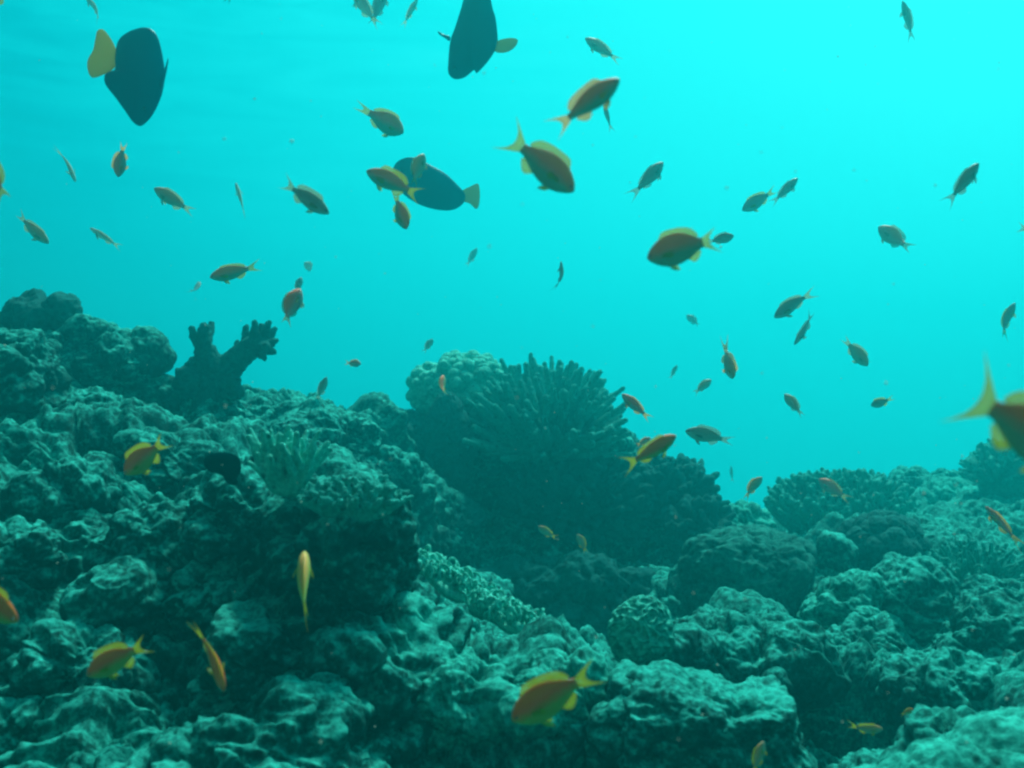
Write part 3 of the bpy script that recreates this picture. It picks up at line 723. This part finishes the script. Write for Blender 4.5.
fish_list = [
 # upper left
 ("dark fish cut by the top left corner", -24, 20, 8, -22, dict(col='brown', shape='deep')),
 ("pale slim fish at the top edge right above the tang with the bright yellow tail", 84, -5, 107, 21, dict(col='pale', shape='thin', roll=40)),
 ("pale thin fish seen edge on, diving at far left below the yellow tailed tang", 75, 182, 61, 145, dict(col='pale', shape='thin', roll=60)),
 ("small reddish fish swimming straight down below the yellow tailed tang", 116, 176, 126, 142, dict(col='red', shape='deep', yaw=20, roll=30, depth=2.3)),
 ("tan fish angled up to the left, between the reddish diver and the dark teal fish", 153, 188, 196, 214, dict(col='olive', shape='slim', roll=20)),
 ("pale thin fish seen edge on, upright beside the tan fish", 236, 183, 246, 218, dict(col='pale', shape='thin', roll=70)),
 ("reddish fish cut by the left edge with only its forked tail showing", -28, 150, 14, 204, dict(col='brown')),
 ("tiny fish tail poking down from the top edge right of the yellow tailed tang", 240, -26, 226, 6, dict(col='slate', shape='slim')),
 ("olive fish diving down right near the left edge, above the tan slim one", 47, 243, 15, 214, dict(col='olive', shape='slim')),
 ("tan slim fish heading up left just right of the diving olive fish", 90, 228, 122, 249, dict(col='pale', shape='thin', roll=30)),
 ("orange brown fish facing left with a yellow tail, above the antler coral", 211, 278, 261, 266, dict(col='brown', shape='slim', roll=20)),
 ("tiny grey fish hanging left of the orange brown fish's snout", 196, 281, 197, 298, dict(col='slate', yaw=40, roll=40)),
 ("dark teal fish diving right, middle of the upper left water", 329, 214, 279, 180, dict(col='slate', shape='slim', fin='dull', roll=10)),
 # upper centre
 ("pale fish at the top edge, left one of the crossed pair", 352, -10, 378, 27, dict(col='pale', shape='slim')),
 ("darker fish at the top edge, right one of the crossed pair", 385, -12, 371, 29, dict(col='slate', shape='slim', depth=2.9)),
 ("slim fish leaning right at the top edge beside the crossed pair", 418, -1, 402, 27, dict(col='olive', shape='thin')),
 ("plump orange and teal fish facing right with yellow forked tail, below the crossed pair", 402, 130, 361, 111, dict(col='brown', shape='fat', yaw=20, bend=0.4)),
 ("brown fish with yellow tail crossing in front of the faded tang, head to the left", 366, 171, 424, 197, dict(col='brown', shape='slim', depth=1.7, fin='yellow')),
 ("small upright fish in front of the faded tang's back", 424, 153, 410, 188, dict(col='olive', depth=1.9, roll=40)),
 ("plump brown fish hanging head down under the faded tang", 406, 229, 393, 192, dict(col='brown', shape='fat', yaw=20, roll=25, depth=1.8, fin='yellow')),
 ("stubby orange topped fish rising above the antler coral's right", 299, 288, 281, 329, dict(col='red', shape='fat', roll=30, yaw=15, depth=1.9, fin='dull')),
 ("small bluish fish half behind the stubby orange topped fish", 301, 277, 296, 295, dict(col='slate', depth=3.4)),
 ("tiny pale fish floating above the stubby orange topped fish", 303, 262, 317, 274, dict(col='pale', yaw=40)),
 ("tiny slanted fish alone in open water right of the faded tang", 477, 248, 467, 267, dict(col='slate', shape='slim')),
 ("tiny upright sliver of a fish in the middle of the open water", 561, 261, 562, 292, dict(col='slate', shape='thin', roll=50, depth=2.9)),
 ("speckled tan fish heading up left, highest of the upper centre fish", 585, 38, 621, 62, dict(col='olive', shape='slim')),
 ("large brown fish with orange back swimming up right at top centre", 620, 79, 552, 131, dict(col='brown', shape='slim', roll=12, fin='orange')),
 ("small pale fish right under the large brown fish's head", 604, 103, 611, 132, dict(col='slate', shape='thin', depth=3.0)),
 ("large orange and yellow finned fish diving right at top centre", 574, 192, 505, 133, dict(col='brown', shape='deep', roll=12, fin='yellow', bend=-0.2, size=0.10, fan=1.3)),
 ("teal grey fish slanting up right, just right of the large orange finned fish", 664, 161, 632, 198, dict(col='slate', shape='slim')),
 ("grey fish with yellow tail facing down left, left one of the pair at upper right", 743, 210, 777, 190, dict(col='slate', fin='yellow', shape='deep')),
 ("grey slim fish behind the yellow tailed one, right one of the pair at upper right", 798, 178, 771, 205, dict(col='slate', shape='slim', depth=3.0)),
 # right
 ("pale fish slanting down from the top edge at upper right", 901, 2, 916, 41, dict(col='slate', shape='thin', roll=40, depth=2.7)),
 ("dark slim fish pointing up right near the right edge", 979, 163, 946, 206, dict(col='slate', shape='slim')),
 ("curled fish with a tan back and drooping tail at right", 880, 226, 911, 253, dict(col='olive', shape='deep', yaw=15, bend=0.9)),
 ("big dark fish with bright yellow dorsal fin facing left at centre right", 649, 257, 725, 236, dict(col='brown', shape='deep', roll=8, yaw=22, bend=0.8, fin='yellow', size=0.095)),
 ("grey blue fish poking out behind the big yellow finned fish", 734, 236, 706, 243, dict(col='slate', depth=2.3)),
 ("faint blue fish far off between the yellow finned fish and the finger coral", 687, 315, 700, 327, dict(col='slate', yaw=30, depth=5.5)),
 ("curled reddish fish with its tail up, right of the finger coral", 734, 379, 722, 347, dict(col='olive', bend=1.0, yaw=25, roll=20, fin='orange', depth=2.2)),
 ("tiny faint fish left of the curled reddish fish", 677, 365, 670, 380, dict(col='slate', shape='slim', depth=5.2)),
 ("small tan fish under the curled reddish fish, facing up right", 712, 380, 692, 394, dict(col='olive', depth=3.7)),
 ("grey fish facing down left, upper of the slanting pair at right", 773, 318, 814, 290, dict(col='slate', shape='slim', fin='dull')),
 ("slim grey fish, lower of the slanting pair at right", 795, 345, 816, 312, dict(col='slate', shape='thin')),
 ("brown backed fish facing down right, right of the slanting pair", 869, 366, 841, 337, dict(col='olive', shape='deep', fin='dull')),
 ("dark fish with yellow fin pointing up near the right edge", 1014, 303, 997, 338, dict(col='slate', shape='slim', fin='yellow')),
 ("small fish cut by the right edge, only its pale tail showing", 1050, 234, 1014, 226, dict(col='olive')),
 ("large blurred orange fish cut by the right edge, long yellow forked tail showing", 1092, 470, 950, 385, dict(col='brown', shape='deep', fin='yellow', size=0.11, roll=5, fan=1.45)),
 ("mottled fish facing up left in open water above the bushy right coral", 785, 394, 803, 417, dict(col='olive', yaw=20, depth=3.0)),
 ("small blurred fish with yellow tail above the bushy right coral", 874, 406, 890, 399, dict(col='slate', fin='yellow', yaw=35, depth=3.0)),
 ("grey torpedo shaped fish heading left above the big dark boulder", 685, 431, 735, 442, dict(col='slate', shape='slim', depth=2.4, fin='slate')),
 ("reddish fish pointing up left beside the finger coral", 622, 394, 651, 421, dict(col='red', shape='slim', depth=2.5)),
 ("bright orange fish with long yellow lyre tail in front of the central mound", 677, 436, 622, 469, dict(col='orange', shape='deep', roll=42, yaw=8, bend=0.05, fan=1.4)),
 ("tiny reddish fish at the edge of the mound behind the bright orange fish", 651, 438, 636, 446, dict(col='red', depth=3.3)),
 ("small brown fish diving left over the pale crumbly rock", 762, 477, 742, 498, dict(col='olive', depth=3.0, fin='orange')),
 ("faint tiny fish above the mound's right shoulder", 702, 458, 699, 477, dict(col='slate', depth=4.6)),
 ("faintest fish, far out between the mound and the bushy right coral", 731, 466, 732, 483, dict(col='slate', shape='thin', depth=6.5)),
 ("dull red fish in front of the bushy right coral", 821, 480, 846, 500, dict(col='red', depth=3.6, fin='dull', yaw=20)),
 ("curved red fish in front of the far boulder at the right edge", 984, 506, 1018, 541, dict(col='red', shape='thin', bend=0.6, depth=2.5)),
 ("small orange fish seen head on over the cauliflower coral", 443, 375, 441, 398, dict(col='orange', roll=50, yaw=30, depth=3.2)),
 ("blurred reddish speck of a fish in open water above the saddle", 360, 364, 346, 363, dict(col='red', yaw=45, depth=3.3, shape='fat')),
 ("small slim fish slanting down over the left ridge's right end", 327, 377, 316, 403, dict(col='slate', shape='slim', depth=3.0)),
 ("tiny fish just above the cauliflower coral's top left", 433, 339, 423, 353, dict(col='slate', depth=4.5)),
 # over the reef
 ("orange fish with yellow fins facing down left over the left slope", 123, 475, 171, 437, dict(col='orange', roll=15, yaw=10, shape='deep', depth=1.42)),
 ("orange fish head with a blue eye cut by the left edge near the bottom", 18, 622, -60, 572, dict(col='orange', shape='deep', depth=1.1)),
 ("yellow and orange fish facing left over the big rounded boulder at lower left", 87, 676, 152, 640, dict(col='orange', shape='deep', roll=12, depth=1.15)),
 ("narrow orange fish pointing down, seen from above, at lower left", 224, 692, 200, 617, dict(col='orange', shape='slim', roll=55, depth=1.15)),
 ("greenish yellow fish with orange head hanging upright before the knobbly boulder", 298, 557, 307, 617, dict(col='gold', shape='fat', roll=80, fin='yellow', depth=1.3, yaw=48)),
 ("large orange fish with yellow fins facing left over the bottom ledge", 512, 721, 600, 669, dict(col='orange', shape='deep', roll=10, depth=1.05)),
 ("dim yellowish fish in the dark centre, left of two", 538, 526, 557, 541, dict(col='olive', depth=3.2, fin='yellow')),
 ("dim yellowish fish in the dark centre, right of two", 577, 534, 587, 553, dict(col='olive', depth=3.2, fin='yellow')),
 ("tiny yellow and dark fish at the hollow above the long slab", 914, 710, 899, 714, dict(col='orange', depth=1.6, fin='yellow')),
 ("dull yellow fish resting just above the left end of the long slab", 882, 728, 849, 731, dict(col='olive', depth=1.45, shape='slim', fin='yellow')),
 ("greenish fish nosing the shaded face of the flat topped block", 764, 742, 752, 775, dict(col='olive', depth=1.35, fin='yellow')),
]
for lab, hx, hy, tx_, ty_, kw in fish_list:
    fish(lab, hx, hy, tx_, ty_, **kw)

# --- tangs: a deep disc of a body with its fins, own thickness, and a separate tail
def smooth_loop(pts, n=72):
    pts = np.array(pts, float); m = len(pts); outp = []
    for i in range(n):
        u = i / n * m; k = int(u); f = u - k
        p0, p1, p2, p3 = pts[(k - 1) % m], pts[k % m], pts[(k + 1) % m], pts[(k + 2) % m]
        outp.append(0.5 * ((2 * p1) + (-p0 + p2) * f + (2 * p0 - 5 * p1 + 4 * p2 - p3) * f * f + (-p0 + 3 * p1 - 3 * p2 + p3) * f**3))
    return np.array(outp)
def disc(name, pts, ctr, d, o0, thick, mat, parent, rings=9, n=72, sub=0.0):
    lp = smooth_loop(pts, n); Vs = []; Fs = []
    for sgn in (1, -1):
        for r in range(rings + 1):
            s_ = math.cos(math.pi / 2 * r / rings)
            t_ = (thick * (1 - s_ * s_)**0.8) + 0.0012
            for q in lp:
                x = ctr[0] + (q[0] - ctr[0]) * s_; y = ctr[1] + (q[1] - ctr[1]) * s_
                v = P(x, y, d) - o0; v.y = -sgn * t_
                Vs.append(v)
    H = (rings + 1) * n
    for r in range(rings):
        for k in range(n):
            k2 = (k + 1) % n
            Fs.append((r * n + k, (r + 1) * n + k, (r + 1) * n + k2, r * n + k2))
            Fs.append((H + r * n + k, H + r * n + k2, H + (r + 1) * n + k2, H + (r + 1) * n + k))
    for k in range(n):
        k2 = (k + 1) % n
        Fs.append((k, k2, H + k2, H + k))
    return link(name, mesh_from(name, Vs, Fs), mat, parent)
def tang(label, d, body, bc, tail, tcn, pec, eye, tmat=M_tangfin, bmat=M_tang, name='tang', yawz=0.0, thick=0.016, cat='tang fish', group='dark disc shaped fish'):
    o0 = P(bc[0], bc[1], d)
    root = bpy.data.objects.new(name, None); COL.objects.link(root); root.location = o0; root.rotation_euler = (0, 0, yawz)
    tag(root, label, cat, group)
    disc('body', body, bc, d, o0, thick, bmat, root)
    disc('tail_fin', tail, tcn, d, o0, 0.002, tmat, root, rings=4, n=40)
    if pec:
        o = disc('pectoral_fin', pec[0], pec[1], d, o0, 0.0015, bmat, root, rings=3, n=30)
        o.location = (0, -thick * 0.9, 0)
    eV, eF = ico(2)
    e = P(eye[0], eye[1], d) - o0
    for sg in (-1, 1) if name != 'black_fish' else ():
        v = eV * 0.0045 + np.array([e.x, sg * thick * 0.62, e.z])
        link('eye', mesh_from('eye', v, eF), M_eye, root)
    return root
tang('dark disc shaped tang with a bright yellow tail at top left', 1.9,
     [(119,42),(128,33),(140,28),(149,28),(156,34),(160,46),(163,62),(164,76),(161,94),(154,111),(147,121),(140,126),(133,122),(126,112),(116,98),(107,86),(106,77),(110,73),(116,70),(116,58)],
     (139, 76), [(104,31),(110,37),(116,48),(119,60),(114,70),(104,76),(94,79),(90,72),(90,62),(95,52),(97,42),(99,33)], (105, 57),
     ([(160,86),(163,80),(168,62),(169,61),(167,74),(163,90)], (164.5, 76)), (146, 110), yawz=0.12)
tang('dark tang diving from the top edge, yellow edged tail to the right', 2.2,
     [(466,-8),(476,-14),(488,-8),(493,10),(496,20),(498,40),(496,50),(488,62),(477,73),(474,70),(464,77),(454,78),(448,72),(448,60),(450,40),(455,26),(461,8)],
     (473, 34), [(494,44),(502,41),(511,40),(518,42),(516,48),(509,53),(500,54),(494,51)], (506, 47),
     ([(451,38),(444,35),(439,32),(440,35),(446,39),(450,42)], (446, 37)), (455, 68), tmat=M_tangfin2, yawz=-0.15)
tang('faded blue grey tang facing left behind the brown fish, dull yellow tail', 3.1,
     [(393,172),(397,163),(407,158),(418,159),(432,166),(445,173),(457,184),(466,195),(461,205),(450,210),(434,209),(418,204),(404,195),(396,184)],
     (430, 187), [(462,191),(470,186),(478,183),(480,192),(479,204),(476,208),(470,203),(463,200)], (471, 196),
     None, (402, 172), tmat=M_tangfin2, yawz=0.1)
tang('black wedge shaped fish beside the pale ruffled coral on the left slope', 1.68,
     [(206,457),(216,453),(228,453),(238,457),(241,465),(240,473),(234,481),(228,479),(219,474),(210,472),(204,464)],
     (223, 465), [(226,474),(234,476),(238,482),(235,485),(229,484),(224,479)], (231, 480), None, (210, 462), tmat=M_black, bmat=M_black, name='black_fish', thick=0.012, cat='fish')

# ------------------------------------------------------------------ drifting specks
rnd = random.Random(4); Vs = []; Fs = []
for k in range(420):
    dd = rnd.uniform(0.9, 3.4); c = P(rnd.uniform(-80, 1100), rnd.uniform(-50, 800), dd); r_ = rnd.uniform(0.0006, 0.0014)
    b0 = len(Vs)
    eV, eF = ico(1)
    sc_ = Vector((rnd.uniform(.6, 1.4), rnd.uniform(.6, 1.4), rnd.uniform(.6, 1.4)))
    Vs += [c + Vector((v[0] * sc_.x, v[1] * sc_.y, v[2] * sc_.z)) * r_ for v in eV]; Fs += [tuple(int(q) + b0 for q in f) for f in eF]
tag(link('drifting_specks', mesh_from('drifting_specks', Vs, Fs), plain_mat('speck', (0.6, 0.65, 0.55), 0.9)), 'pale specks drifting in the water', 'specks', kind='stuff')

# ------------------------------------------------------------------ water haze
def haze():
    x0, x1, y0, y1, z0, z1 = -34, 34, -4.5, 21.5, -8.5, 1.6
    V = [(x, y, z) for x in (x0, x1) for y in (y0, y1) for z in (z0, z1)]
    Fc = [(0, 1, 3, 2), (4, 6, 7, 5), (0, 4, 5, 1), (2, 3, 7, 6), (0, 2, 6, 4), (1, 5, 7, 3)]
    m = mat_new('haze'); t_ = m.node_tree
    v = t_.nodes.new('ShaderNodeVolumePrincipled')
    v.inputs['Color'].default_value = (0.02, 0.90, 0.95, 1)
    v.inputs['Density'].default_value = 0.095
    v.inputs['Anisotropy'].default_value = 0.78
    o = t_.nodes.new('ShaderNodeOutputMaterial'); t_.links.new(v.outputs[0], o.inputs['Volume'])
    h = link('haze', mesh_from('haze', V, Fc, False), m)
    tag(h, kind='stuff')
haze()
